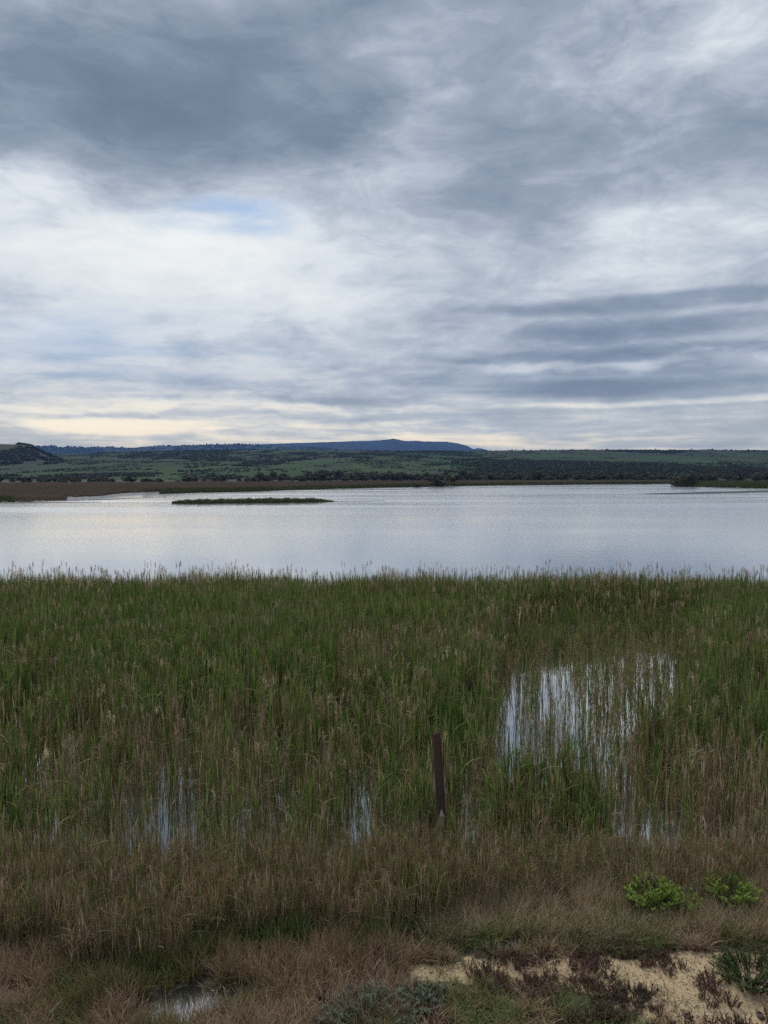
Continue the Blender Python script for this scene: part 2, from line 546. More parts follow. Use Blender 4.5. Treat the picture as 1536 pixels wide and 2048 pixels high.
def water_mat():
    m_, k, out = new_mat('lake_water')
    geo = k.node('ShaderNodeNewGeometry'); pos = geo.outputs['Position']
    # ripples: short wavelets, calmer in long drawn-out lanes
    calm = k.noise(k.vm('MULTIPLY', pos, (0.012, 0.07, 1.0)), 1.0, 4, 0.5)
    h1 = k.noise(k.vm('MULTIPLY', pos, (2.2, 4.5, 1.0)), 1.0, 4, 0.55)
    h2 = k.noise(k.vm('MULTIPLY', pos, (0.35, 0.9, 1.0)), 1.0, 3, 0.5)
    hh = k.m('ADD', k.m('MULTIPLY', h1, 0.4), k.m('MULTIPLY', h2, 0.8))
    Y = k.sep(pos)[1]
    amp = k.m('MULTIPLY', k.mr(calm, 0.35, 0.65, 0.65, 1.0), k.mr(Y, 12.0, 40.0, 0.05, 1.0))
    b = k.node('ShaderNodeBump'); b.inputs['Distance'].default_value = 0.007
    k.put(b.inputs['Strength'], k.m('MULTIPLY', amp, k.mr(Y, 30.0, 110.0, 1.0, 0.0)))
    k.put(b.inputs['Height'], hh)
    body = k.node('ShaderNodeBsdfDiffuse'); body.inputs['Color'].default_value = (0.055, 0.06, 0.05, 1)
    gl = k.node('ShaderNodeBsdfGlossy'); gl.distribution = 'MULTI_GGX'; gl.inputs['Color'].default_value = (1.0, 1.0, 0.99, 1)
    k.put(gl.inputs['Roughness'], k.m('MULTIPLY', amp, k.mr(Y, 20.0, 120.0, 0.10, 0.19)))
    fr = k.node('ShaderNodeFresnel'); fr.inputs['IOR'].default_value = 1.333
    f = k.m('POWER', fr.outputs[0], 0.22)     # reflection strengthened beyond real water to brighten the lake and glints
    k.l.new(b.outputs[0], gl.inputs['Normal'])
    mx = k.node('ShaderNodeMixShader'); k.put(mx.inputs[0], f)
    k.l.new(body.outputs[0], mx.inputs[1]); k.l.new(gl.outputs[0], mx.inputs[2])
    k.l.new(mx.outputs[0], out.inputs[0])
    return m_


# ------------------------------------------------------------------ ground and lake
SH_PX = [-900, -300, 0, 60, 130, 200, 265, 300, 500, 660, 850, 1000, 1180, 1340, 1352, 1430, 1536, 1900, 2600]
SH_PY = [1012, 1008, 1005, 1004, 1001, 998, 991, 988.5, 983, 978, 973.8, 971, 969, 968, 972.5, 975, 976.5, 980, 985]
SH_U = [(p - 768) / F for p in SH_PX]
SH_Y = [at(768, q).y for q in SH_PY]


def yshore(u):
    return np.interp(u, SH_U, SH_Y)


PUD = [at(368, 2010), at(455, 1998), at(300, 2030)]


def topx(x, y, z):
    c, sn = math.cos(PITCH), math.sin(PITCH)
    dep = np.maximum(y * c - (z - H) * sn, .1)
    return 768 + F * x / dep, 1024 - F * (y * sn + (z - H) * c) / dep


def sandmask(x, y):
    """bare sand between the plants on the near bank"""
    px, py = topx(x, y, .12)
    s = gs(px, py, 1160, 1954, 380, 26) + 1.1 * gs(px, py, 1430, 2005, 190, 48) + 0.8 * gs(px, py, 930, 1946, 160, 15) + gs(px, py, 1480, 1940, 160, 26) \
        + gs(x, y, 3.2, 5.3, 1.4, 0.55)
    s = s * (1 - .9 * gs(px, py, 1010, 2038, 190, 42))
    return np.clip(s * 1.4 + (fbm(x * 5 + 9, y * 9, 4) - 0.5) * 1.5, 0, 1)


def zground(x, y):
    x = np.asarray(x, float); y = np.asarray(y, float)
    right = sstep(-1.0, 1.5, x)
    edge = 7.4 + 0.9 * right + 0.5 * (fbm(x * 0.5, y * 0.1 + 3, 3) - 0.5)
    flat = 0.05 + 0.10 * right
    near = flat * sstep(edge + 0.8, edge - 0.8, y) - 0.35 * sstep(edge - 0.2, edge + 2.5, y)
    near = near + 2.6 * sstep(5.3, -0.5, y) + 0.05 * (fbm(x * 1.7, y * 1.7, 4) - 0.5) + 0.035 * (fbm(x * 8, y * 8, 5, .6) - 0.5) + 0.012 * (fbm(x * 30, y * 30, 3) - 0.5)
    for p_, rx, ry in zip(PUD, (0.22, 0.24, 0.12), (0.19, 0.08, 0.10)):
        near = near - 0.16 * gs(x, y, p_.x, p_.y, rx, ry)
    u = x / np.maximum(y, 1.0)
    ys = yshore(np.clip(u, -1.2, 1.2))
    wob = 2.5 * (fbm(u * 40, y * 0 + 1, 3) - 0.5)
    far = -0.35 + 0.75 * sstep(-3, 5, y - ys + wob) + 0.0015 * np.clip(y - ys, 0, 4000)
    far = far + 0.25 * (fbm(x * 0.05, y * 0.05, 4) - 0.5) * sstep(0, 30, y - ys)
    side = 1.5 * sstep(500, 900, np.abs(x)) * sstep(600, 0, y)
    return np.where(y < 40, near, far) + side


azs = np.concatenate([np.arange(-180, -34, 2.0), np.arange(-34, 34.01, 0.25), np.arange(36, 180.1, 2.0)])
rs = np.concatenate([np.arange(0.3, 5.2, 0.35), np.arange(5.2, 9.0, 0.035), np.arange(9.0, 40, 0.5), np.geomspace(40, 10400, 260)])
R_, A_ = np.meshgrid(rs, np.radians(azs), indexing='ij')
gx = R_ * np.sin(A_); gy = R_ * np.cos(A_)
gz = zground(gx, gy)
sandy = sandmask(gx, gy) * (gy < 12) * (gy > 3)
plainm = (gy > 60).astype(float)
gu = gx / np.maximum(gy, 1)
mudm = sstep(14, 7, gy - yshore(np.clip(gu, -1.2, 1.2))) * (gy > 60)
me = grid_mesh('ground', np.stack([gx, gy, gz], -1).reshape(-1, 3), len(rs), len(azs), {'sandy': sandy, 'plain': plainm, 'mud': mudm})
ground = link_mesh('ground', me, [ground_mat()]); tag(ground, kind='structure')

wm = water_mat()
wa = np.radians(np.arange(-89, 89.1, 1.0)); wr = np.concatenate([np.arange(5.0, 40, 2.5), np.geomspace(40, 1600, 40)])
R2, A2 = np.meshgrid(wr, wa, indexing='ij')
wx = R2 * np.tan(A2 * 0.94) * 0.6 if False else R2 * np.sin(A2); wy = R2 * np.cos(A2)
lim = np.minimum(1.0, (yshore(np.clip(wx / np.maximum(wy, 1), -1.2, 1.2)) + 25) / np.maximum(wy, 1e-3))
wx = wx * lim; wy = wy * lim
me = grid_mesh('lake_water', np.stack([wx, wy, np.zeros_like(wx)], -1).reshape(-1, 3), len(wr), len(wa))
lake = link_mesh('lake_water', me, [wm]); tag(lake, kind='structure')


# ------------------------------------------------------------------ hills
def field_mat(name, greens, scrub, cover=0.5, sx=1.0):
    def ex(k, pos, c):
        n = k.noise(k.vm('MULTIPLY', pos, (0.006 * sx, 0.0022 * sx, 0.02)), 1.0, 6, 0.62, 0.6)
        n2 = k.noise(k.vm('MULTIPLY', pos, (0.05 * sx, 0.02 * sx, 0.05)), 1.0, 6, 0.65)
        msk = k.mr(k.m('ADD', k.m('MULTIPLY', n, 0.65), k.m('MULTIPLY', n2, 0.35)), 0.60 - cover * 0.2, 0.66 - cover * 0.2)
        return k.mix(msk, c, scrub)
    return simple_noise_mat(name, greens, 0.004 * sx, 8, 0.95, stretch=(1, 0.4, 1), extra=ex)


def ridge(name, sky_pts, foot, crest, back, mat, foot_z=0.5, rough=1.0, power=1.3, seed=0, u_pad=0.0, folds=1.0):
    """a range of hills: rises from the plain at depth foot to its skyline at depth crest, falls off behind"""
    pxs = [p[0] for p in sky_pts]; pys = [p[1] for p in sky_pts]
    us = np.linspace((pxs[0] - 768) / F, (pxs[-1] - 768) / F, 420)
    px_ = us * F + 768
    py_ = np.interp(px_, pxs, pys)
    zc_ = np.array([at_depth(768, q, crest).z for q in py_])
    rows = np.concatenate([np.linspace(0, 1, 70), np.linspace(1.03, 1.0 + (back - crest) / (crest - foot), 12)])
    X = []; 
    for r in rows:
        Y = foot + (crest - foot) * r
        xx = us * Y
        if r <= 1:
            base = foot_z + (zc_ - foot_z) * r ** power
            amp = rough * zc_ * 0.22 * math.sin(PI * min(1, r)) ** 0.7
            base = base + amp * (fbm(xx * 0.0035 * folds + seed, np.full_like(xx, Y * 0.0035 * folds), 5) - 0.55)
        else:
            t = (Y - crest) / (back - crest)
            base = zc_ * (1 - t * t)
        base = base + rough * 0.012 * zc_ * (fbm(xx * 0.03 * folds + seed, np.full_like(xx, Y * 0.02 * folds), 4) - 0.5)
        X.append(np.stack([xx, np.full_like(xx, Y), base], -1))
    V = np.array(X)
    me_ = grid_mesh(name, V.reshape(-1, 3), len(rows), len(us))
    o = link_mesh(name, me_, [mat]); tag(o, kind='structure')
    return V


GREEN = [(0.30, (0.010, 0.024, 0.005)), (0.45, (0.015, 0.044, 0.006)), (0.55, (0.022, 0.054, 0.008)), (0.66, (0.036, 0.044, 0.016)), (0.8, (0.05, 0.042, 0.02))]
DARK = (0.022, 0.027, 0.016)
m_green = field_mat('green_pasture', GREEN, DARK, 0.50)
m_left = field_mat('scrub_slope', [(0.3, (0.035, 0.042, 0.026)), (0.6, (0.042, 0.048, 0.027)), (0.8, (0.05, 0.052, 0.03))], (0.035, 0.04, 0.026), 0.7)
m_ridge = field_mat('ridge_pasture', [(0.3, (0.03, 0.045, 0.02)), (0.55, (0.04, 0.06, 0.022)), (0.8, (0.07, 0.08, 0.035))], DARK, 0.75, 0.6)
m_mount = field_mat('mountain_slope', [(0.3, (0.015, 0.02, 0.016)), (0.6, (0.026, 0.03, 0.02)), (0.8, (0.05, 0.045, 0.03))], (0.012, 0.015, 0.012), 0.6, 0.3)

V_green = ridge('green_hills', [(-700, 905), (-200, 908), (0, 912), (120, 908), (300, 903), (480, 899), (620, 899), (800, 902), (940, 902), (1024, 901),
                                (1180, 899.5), (1300, 900), (1420, 899.5), (1536, 901), (1800, 897), (2300, 900)], 520, 1700, 2100, m_green, 1.0, 1.0, 1.15, 3)
V_left = ridge('left_hill', [(-900, 880), (-300, 884), (-60, 886), (0, 888), (50, 889), (66, 893), (90, 906), (120, 918), (150, 932), (180, 944)], 900, 1150, 1500, m_left, 2.0, 0.8, 1.0, 31)
V_ridge = ridge('wooded_ridge', [(-700, 890), (-100, 893), (60, 895), (85, 892), (110, 891.5), (124, 896), (135, 893), (170, 895), (220, 894), (260, 896), (300, 892.5),
                                 (400, 890), (470, 888.5), (520, 890), (600, 894), (700, 900), (800, 906)], 3800, 5300, 6300, m_ridge, 15.0, 1.0, 1.1, 12)
V_mount = ridge('blue_mountain', [(430, 896), (480, 891), (560, 887), (640, 884.5), (720, 882), (760, 880.5), (778, 878.5), (786, 877), (796, 879), (810, 882),
                                  (832, 881.5), (850, 883), (890, 883), (915, 886.5), (935, 892), (946, 898.5), (956, 896), (966, 898), (976, 901), (1010, 906), (1100, 912)],
                5200, 8000, 10000, m_mount, 60.0, 1.0, 1.0, 45, folds=0.5)


def hill_z(V, x, y):
    """height of a ridge mesh at points x, y (bilinear in its own grid)"""
    Ys = V[:, 0, 1]; us = V[0, :, 0] / V[0, 0, 1]
    r = np.clip(np.interp(y, Ys, np.arange(len(Ys))), 0, len(Ys) - 1.001)
    c = np.clip(np.interp(x / y, us, np.arange(len(us))), 0, len(us) - 1.001)
    r0 = r.astype(int); c0 = c.astype(int); fr = r - r0; fc = c - c0
    Z = V[:, :, 2]
    return (Z[r0, c0] * (1 - fc) + Z[r0, c0 + 1] * fc) * (1 - fr) + (Z[r0 + 1, c0] * (1 - fc) + Z[r0 + 1, c0 + 1] * fc) * fr


# ------------------------------------------------------------------ foliage masses
def leaf_cluster(mb, c, r, n, size, tone, squash=0.8):
    """leaf clumps spread through an ellipsoid"""
    for _ in range(n):
        d = Vector((random.gauss(0, 1), random.gauss(0, 1), random.gauss(0, 1))).normalized()
        rr = r * random.uniform(0.45, 1.05)
        p = Vector(c) + Vector((d.x * rr, d.y * rr, d.z * rr * squash))
        a = Vector((random.uniform(-1, 1), random.uniform(-1, 1), random.uniform(-.6, .6))).normalized()
        b_ = a.cross(d + Vector((random.uniform(-.6, .6), random.uniform(-.6, .6), random.uniform(-.6, .6))))
        if b_.length < 1e-3:
            continue
        b_.normalize()
        s_ = size * random.uniform(0.6, 1.4)
        mb.quad(p - a * s_, p - b_ * s_ * 0.6, p + a * s_, p + b_ * s_ * 0.6, min(1, max(0, tone + random.uniform(-.3, .3))))


def bush_crown(name, wd, ht, seed, lobes=9, n=70, leaf=0.16):
    random.seed(seed)
    mb = MB()
    for i in range(lobes):
        a = random.uniform(0, 2 * PI); q = random.uniform(0, 0.75) ** 0.7
        r = wd * random.uniform(0.16, 0.28)
        zz = ht * random.uniform(0.22, 0.78) * (1 - 0.35 * q)
        leaf_cluster(mb, (math.cos(a) * q * wd * 0.5, math.sin(a) * q * wd * 0.5, zz + 0.1 * ht), r, n, leaf, random.uniform(0.2, 0.8))
    return mb.mesh(name)


def trunk_mesh(name, ht, r, seed, wd):
    random.seed(seed + 99)
    mb = MB()
    for j in range(4):
        a = random.uniform(0, 2 * PI)
        e = Vector((math.cos(a) * wd * 0.28, math.sin(a) * wd * 0.28, ht * random.uniform(.5, .75)))
        pts = [Vector((math.cos(a) * r, math.sin(a) * r, -0.1)), e * 0.35 + Vector((0, 0, 0.05 * ht)), e * 0.7 + Vector((0.03 * wd, 0, 0)), e]
        mb.tube(pts, [r, r * .7, r * .45, r * .2], 0.4, 4)
    return mb.mesh(name)


# hillside scrub: thousands of bushes that read as one mass
def scrub_source(i):
    return link_mesh('scrub_clump', bush_crown('scrub_clump', 4.0, 2.2, 200 + i, 4, 22, 0.55), [M_scrub], link=False)


def scrub_on(V, ymin, ymax, ncand, thr, seed, smin, smax, umin=-0.62, umax=0.62, freq=0.01):
    y = RS.uniform(ymin, ymax, ncand)
    x = RS.uniform(umin, umax, ncand) * y
    n = fbm(x * freq + seed, y * freq * 0.35, 5) * 0.7 + fbm(x * freq * 5 + seed, y * freq * 3, 3) * 0.3
    k = n > thr + .07 * sstep(0.05, 0.25, x / y) * sstep(900, 1200, y)
    x = x[k]; y = y[k]
    return np.stack([x, y, hill_z(V, x, y) - 0.3], -1), RS.uniform(smin, smax, len(x))


p1, s1 = scrub_on(V_green, 540, 1720, 80000, 0.535, 3.0, 0.3, 1.0, freq=0.007)
p1b, s1b = scrub_on(V_green, 540, 1720, 60000, 0.54, 13.0, 0.2, .65, freq=.03)
p2, s2 = scrub_on(V_left, 905, 1180, 5000, 0.50, 8.0, 0.9, 1.8, -0.62, -0.40)
p3, s3 = scrub_on(V_ridge, 3900, 5340, 9000, 0.50, 21.0, 2.0, 4.6, -0.60, 0.0, 0.004)
pc = np.stack([RS.uniform(-0.55, 0.55, 260) * 1700, RS.uniform(1660, 1702, 260)], -1)
pc = np.column_stack([pc, hill_z(V_green, pc[:, 0], pc[:, 1]) - 0.5]); sc_ = RS.uniform(0.5, 1.5, len(pc))
pp = np.concatenate([p1, p1b, p2, p3, pc]); ss = np.concatenate([s1, s1b, s2, s3, sc_])
srcs = [scrub_source(i) for i in range(5)]
scatter('hillside_scrub', srcs, pp, RS.rand(len(pp)) * 6.28, RS.rand(len(pp)) * 0.1, ss, RS.uniform(-.2, .4, len(pp)),
        'dark scrub and bushes speckling the green hillsides beyond the lake', 'scrub')

# ------------------------------------------------------------------ bushes on the far shore, each one a thing
crowns = [bush_crown('crown', 6.0, 4.0, 300 + i, 10, 60, 0.30) for i in range(8)]
trunks = [trunk_mesh('trunk', 4.0, 0.14, 300 + i, 6.0) for i in range(8)]
for m2 in crowns: m2.materials.append(M_bush)
for m2 in trunks: m2.materials.append(M_twig)


def bush(x, y, s, label, group=None, name='bush', zs=1.0, yaw=None):
    r = bpy.data.objects.new(name, None); COL.objects.link(r)
    r.location = (x, y, float(zground(x, y)) - 0.05)
    r.rotation_euler = (0, 0, random.uniform(0, 6.28) if yaw is None else yaw)
    r.scale = (s, s, s * zs)
    tag(r, label, 'bush', group)
    i = random.randrange(8)
    c = bpy.data.objects.new('crown', crowns[i]); COL.objects.link(c); c.parent = r
    t = bpy.data.objects.new('trunk', trunks[i]); COL.objects.link(t); t.parent = r
    return r


random.seed(5)


def shore_bush(px, base_py, width_px, label, name='bush', zs=1.0):
    p = at(px, base_py, 0.6)
    s = width_px / F * p.y / 6.0
    return bush(p.x, p.y, s, label, name=name, zs=zs)


shore_bush(1362, 970, 36, 'broad dark bush at the right of the far shore, left half of a touching pair', zs=1.15)
shore_bush(1381, 970, 34, 'dark rounded bush joined to the right side of the lone shore bush')
shore_bush(834, 971.5, 20, 'small dark bush alone on the far shore, left of the wide low bush')
shore_bush(877, 970, 42, 'wide low olive bush at the far shore above the middle of the lake', zs=.8)
shore_bush(902, 969, 30, 'low olive bush touching the right end of the wide low shore bush', zs=.85)
BELT = [
    # px0, px1, depth0, depth1, n, s0, s1, label, group
    (-60, 520, 330, 420, 70, 0.45, 0.95, 'low grey-green bush in the scrub belt behind the brown reed flat, left', 'bushes behind the brown reed flat'),
    (520, 960, 420, 520, 60, 0.7, 1.5, 'dark bush in the thicket behind the far shore, centre', 'bushes of the central thicket'),
    (600, 960, 520, 600, 30, 1.1, 2.0, 'taller dark bush at the back of the central thicket', 'tall bushes at the back of the central thicket'),
    (960, 1340, 440, 540, 80, 0.8, 1.6, 'dark bush in the row behind the far shore, right of centre', 'bushes in the row right of centre'),
    (1340, 1600, 420, 520, 42, 0.7, 1.4, 'dark bush in the belt behind the lone shore bush, far right', 'bushes at the far right'),
]
for px0, px1, d0, d1, n, s0, s1_, lab, grp in BELT:
    for i in range(n):
        px = random.uniform(px0, px1); Y = random.uniform(d0, d1)
        bush((px - 768) / F * Y, Y, random.uniform(s0, s1_), lab, grp, zs=random.uniform(.75, 1.1))


# ------------------------------------------------------------------ distant reeds (flat, shore fringes, islet)
def far_tuft(i, w_=1.6, h=1.5, n=46):
    random.seed(500 + i)
    mb = MB()
    for _ in range(n):
        a = random.uniform(0, 6.28); q = w_ * 0.5 * math.sqrt(random.random())
        b_ = Vector((math.cos(a) * q, math.sin(a) * q, -0.1))
        ln = Vector((random.uniform(-.25, .25), random.uniform(-.25, .25), 1)) * h * random.uniform(0.7, 1.1)
        sd_ = (random.uniform(-1, 1), random.uniform(-1, 1), 0)
        mb.ribbon([b_, b_ + ln * .6, b_ + ln + Vector((random.uniform(-.12, .12), random.uniform(-.12, .12), -.05))], [0.10, 0.08, 0.015], sd_, random.uniform(0, .35))
    return link_mesh('far_reed_tuft', mb.mesh('far_reed_tuft'), [M_far_reed], link=False)


ft = [far_tuft(i) for i in range(6)]
# brown reed flat on the left and along the whole shore
N = 90000
u = RS.uniform(-0.60, 0.60, N)
ys = yshore(u)
dd = RS.rand(N) ** 1.15 * np.interp(u, [-0.6, -0.3, 0.0, 0.6], [150, 130, 110, 110])
y = ys + 1.0 + dd
x = u * y
keep = RS.rand(N) < np.interp(u, [-0.6, -0.25, 0.1, 0.6], [1, .8, .45, .45])
h0 = np.interp(dd, [0, 30], [.22, 1.0])
muddy = (u + .03 * (fbm(dd * .4, u * 0, 3) - .5) > at(130, 1000).x / at(130, 1000).y) & (u < -0.29) & (dd < 7 + 8 * (fbm(u * 60, u * 0 + 3, 3) - .5))        # bare mud flat at the left inlet
keep &= ~muddy
x, y, dd, u, h0 = x[keep], y[keep], dd[keep], u[keep], h0[keep]
z = zground(x, y)
fringe = sstep(5, 1.5, dd) * sstep(-0.36, -0.30, u)                       # green fringe at the water
right_green = sstep(0.36, 0.42, u) * 0.8
left_tip = sstep(-0.478, -0.485, u) * sstep(12, 5, dd)
dry = 0.62 + 0.25 * (fbm(x * 0.05, y * 0.05, 3) - 0.5) - 0.6 * np.clip(fringe + right_green + left_tip, 0, 1) - 0.08 * sstep(-0.3, 0.0, u)
h = 1.0 + 0.5 * (fbm(x * .1, y * .1, 3) - .5) - 0.35 * fringe
h = h * np.interp(u, [-0.6, -0.35, -.1, 0.6], [0.95, .8, .75, .75]) * np.where(u < -.31, h0, 1.0)
scatter('distant_reed_flat', ft, np.stack([x, y, z], -1), RS.rand(len(x)) * 6.28, RS.rand(len(x)) * .08, h * 1.1, dry,
        'brown and green reeds covering the flat far shore of the lake', 'reeds')

# islet
pL, pR = at(330, 1008.5), at(668, 1004.5)
ic = (pL + pR) / 2; hw = (pR.x - pL.x) / 2
us_ = np.linspace(-1, 1, 60); vs_ = np.linspace(-1, 1, 14)
VV, UU = np.meshgrid(vs_, us_, indexing='ij')
prof = np.sqrt(np.clip(1 - UU ** 2, 0, 1)) * (0.75 + 0.3 * np.sin(UU * 5) * 0.4)
yl = pL.y + (pR.y - pL.y) * (UU * 0.5 + 0.5)
ix = ic.x + UU * hw; iy = yl + 3.5 + VV * (3.2 * prof + 0.3)
iz = 0.16 * (1 - VV ** 2) * prof - 0.05
me = grid_mesh('islet', np.stack([ix, iy, iz], -1).reshape(-1, 3), 14, 60)
m_mud = simple_noise_mat('wet_mud', [(0.3, (0.04, 0.038, 0.036)), (0.7, (0.10, 0.095, 0.09))], 2.0, 6, 0.8, 0.5, 8)  # also colours the right-hand strip that imitates a dark reflection
islet = link_mesh('islet', me, [m_mud]); tag(islet, kind='structure')
N = 2600
uu = RS.uniform(-1, 1, N); vv = RS.uniform(-1, 1, N)
pr = np.sqrt(1 - uu ** 2) * (0.75 + 0.12 * np.sin(uu * 5))
x = ic.x + uu * hw * 0.98
y = pL.y + (pR.y - pL.y) * (uu * .5 + .5) + 3.5 + vv * 3.1 * pr
h = 0.62 * (0.28 + 0.22 * np.sqrt(np.clip(1 - np.abs(uu) ** 3, 0, 1))) * RS.uniform(.75, 1.2, N) 
h *= sstep(1.0, 0.8, uu) * 0.6 + 0.4
h *= .65 + .8 * fbm(uu * 25, vv * 2, 3)
h = np.where(RS.rand(N) < .05, h * 1.5, h)
scatter('islet_reeds', ft, np.stack([x, y, 0.02 + 0 * x], -1), RS.rand(N) * 6.28, RS.rand(N) * .1, h, RS.uniform(-.1, .25, N) + 0.1,
        'low green reeds covering the narrow islet in the lake', 'reeds')


# mud bars just above the water, and one strip imitating a dark reflection
def lake_bar(name, pts_px, wid, zt=0.02):
    n = len(pts_px) * 6
    t = np.linspace(0, 1, n)
    k_ = np.linspace(0, 1, len(pts_px))
    P3 = [at(a, b) for a, b in pts_px]
    cx = np.interp(t, k_, [p.x for p in P3]); cy = np.interp(t, k_, [p.y for p in P3])
    rows = []
    wv_ = wid * np.sin(PI * np.clip(t, 0.02, 0.98)) ** 0.5 * (0.6 + 0.8 * fbm(t * 7 + wid, t * 0, 3))
    for v in np.linspace(-1, 1, 5):
        rows.append(np.stack([cx, cy + v * wv_, (1 - v * v) * 0.08 - 0.03 + zt * 0 + 0 * cx], -1))
    o = link_mesh(name, grid_mesh(name, np.array(rows).reshape(-1, 3), 5, n), [m_mud]); tag(o, kind='structure')


lake_bar('mud_and_reflection_bar', [(60, 1002.5), (160, 1000.5), (250, 997.5), (330, 993.5)], 4.5)
lake_bar('mud_and_reflection_bar', [(20, 1006.5), (110, 1005.0), (200, 1004.5)], 2)
lake_bar('mud_and_reflection_bar', [(1290, 988), (1380, 986.5), (1460, 984.5), (1560, 982.5), (1640, 981)], 13)  # mud-coloured strip standing in for the dark reflection on calm water
lake_bar('mud_and_reflection_bar', [(560, 1003), (640, 1003.3), (720, 1002.5), (770, 1001.5)], 0.35)
lake_bar('mud_and_reflection_bar', [(640, 981.5), (760, 979), (900, 976.5), (1010, 975)], 5)
lake_bar('mud_and_reflection_bar', [(960, 974), (1100, 972.8), (1240, 971.5), (1345, 971.8)], 7)


# ------------------------------------------------------------------ reeds of the near bed
def arch(base, az_, length, lean, droop, n=5):
    """points of a blade that starts upright and bends over"""
    pts = []
    for i in range(n + 1):
        t = i / n
        out = lean * t + droop * t ** 2.6
        pts.append(Vector((base[0] + math.cos(az_) * out * length, base[1] + math.sin(az_) * out * length,
                           base[2] + length * (t - 0.45 * droop * t ** 3))))
    return pts


def reed_source(i, kind):
    random.seed(700 + i + {'green': 0, 'mixed': 50, 'dead': 100, 'plume': 150}[kind] * 3)
    mb = MB()
    ns = {'green': 4, 'mixed': 4, 'dead': 6, 'plume': 2}[kind]
    for s_ in range(ns):
        a0 = random.uniform(0, 6.28); q = random.uniform(0, 0.075)
        b_ = (math.cos(a0) * q, math.sin(a0) * q, -0.15)
        hgt = random.uniform(0.62, 1.0) if kind != 'plume' else random.uniform(1.02, 1.25)
        deadish = kind == 'dead' or (kind == 'mixed' and random.random() < .5)
        tone0 = random.uniform(.5, .9) if deadish else random.uniform(0.0, .36)
        la = random.uniform(0, 6.28); lean = random.uniform(0.0, 0.07) if random.random() < .92 else random.uniform(.15, .5)
        st = arch(b_, la, hgt + 0.15, lean, random.uniform(0, .06), 6)
        if kind == 'plume': tone0 = random.uniform(.5, .75)
        mb.tube(st, [0.0050, 0.0048, 0.0044, 0.004, 0.0036, 0.0028, 0.0012], [min(1, tone0 + .30 - .05 * j) if j < 3 else tone0 + 0.05 for j in range(7)], 3)
        nl = {'green': 5, 'mixed': 4, 'dead': 2, 'plume': 2}[kind]
        for l in range(nl):
            f = random.uniform(0.15, 0.90)
            k = f * 6; k0 = int(min(5, k)); p = st[k0].lerp(st[k0 + 1], k - k0)
            L = random.uniform(0.20, 0.42) * (0.7 if deadish else 1)
            aa = random.uniform(0, 6.28)
            curl = random.random() < .16
            if deadish:
                pts = arch(p, aa, L, random.uniform(.05, .22), random.uniform(.5, 1.2) if curl else random.uniform(0, .2), 4)
                wd = random.uniform(.006, .011)
            else:
                pts = arch(p, aa, L, random.uniform(.02, .13), random.uniform(.4, .9) if curl else random.uniform(0, .12), 4)
                wd = random.uniform(.008, .015)
            tn = tone0 + random.uniform(-.14, .2)
            if random.random() < .12: tn = random.uniform(.5, .95)
            tip = .45 if (not deadish and random.random() < .45) else 0
            mb.ribbon(pts, [wd * .7, wd, wd * .9, wd * .55, 0.001], (-math.sin(aa), math.cos(aa), random.uniform(-.3, .3)),
                      [max(0, min(1, tn + tip * max(0, j - 2) / 2)) for j in range(5)])
        if kind == 'plume':
            top = st[-1]
            da = random.uniform(0, 6.28)
            for l in range(14):
                t = l / 14
                bp = top + Vector((0, 0, -0.12 + 0.13 * t))
                pts = arch(bp, da + random.uniform(-.9, .9), random.uniform(.04, .09) * (1.2 - t * .5), random.uniform(.25, .6), random.uniform(.1, .9), 3)
                mb.ribbon(pts, [.004, .008, .006, .001], (random.uniform(-1, 1), random.uniform(-1, 1), .2), random.uniform(.7, 1.0))
    return link_mesh('reed_tuft', mb.mesh('reed_tuft'), [M_reed], link=False)


src_green = [reed_source(i, 'green') for i in range(12)]
src_mixed = [reed_source(i, 'mixed') for i in range(8)]
src_dead = [reed_source(i, 'dead') for i in range(10)]
src_plume = [reed_source(i, 'plume') for i in range(8)]


def bed(n, y0, y1, extra=1.6):
    y_ = np.sqrt(RS.rand(n) * (y1 ** 2 - y0 ** 2) + y0 ** 2)
    x_ = RS.uniform(-1, 1, n) * (0.53 * y_ + extra)
    return x_, y_


def Gp(x, y, px, py, rpx, rY, z=0.0):
    c = at(px, py, z)
    return np.exp(-((x - c.x) / (rpx / F * c.y)) ** 2 - ((y - c.y) / rY) ** 2)


def far_edge(x):
    return 25.6 + 1.0 * (fbm(x * 0.35 + 4, x * 0, 4) - 0.5) + 0.6 * (fbm(x * 1.6, x * 0 + 5, 2) - .5)


_g = np.random.RandomState(77)
GAPS = []
for _ in range(150):      # narrow lanes between the stems
    cy_ = _g.uniform(9.4, 15.5)
    GAPS.append((_g.uniform(-.62, .62) * cy_, cy_, _g.uniform(-.5, .5), _g.uniform(.035, .075), _g.uniform(.9, 2.0), _g.uniform(.6, 1.3)))

GAPS = [g_ for g_ in GAPS if abs(g_[0] - .068 * g_[1]) > .35]


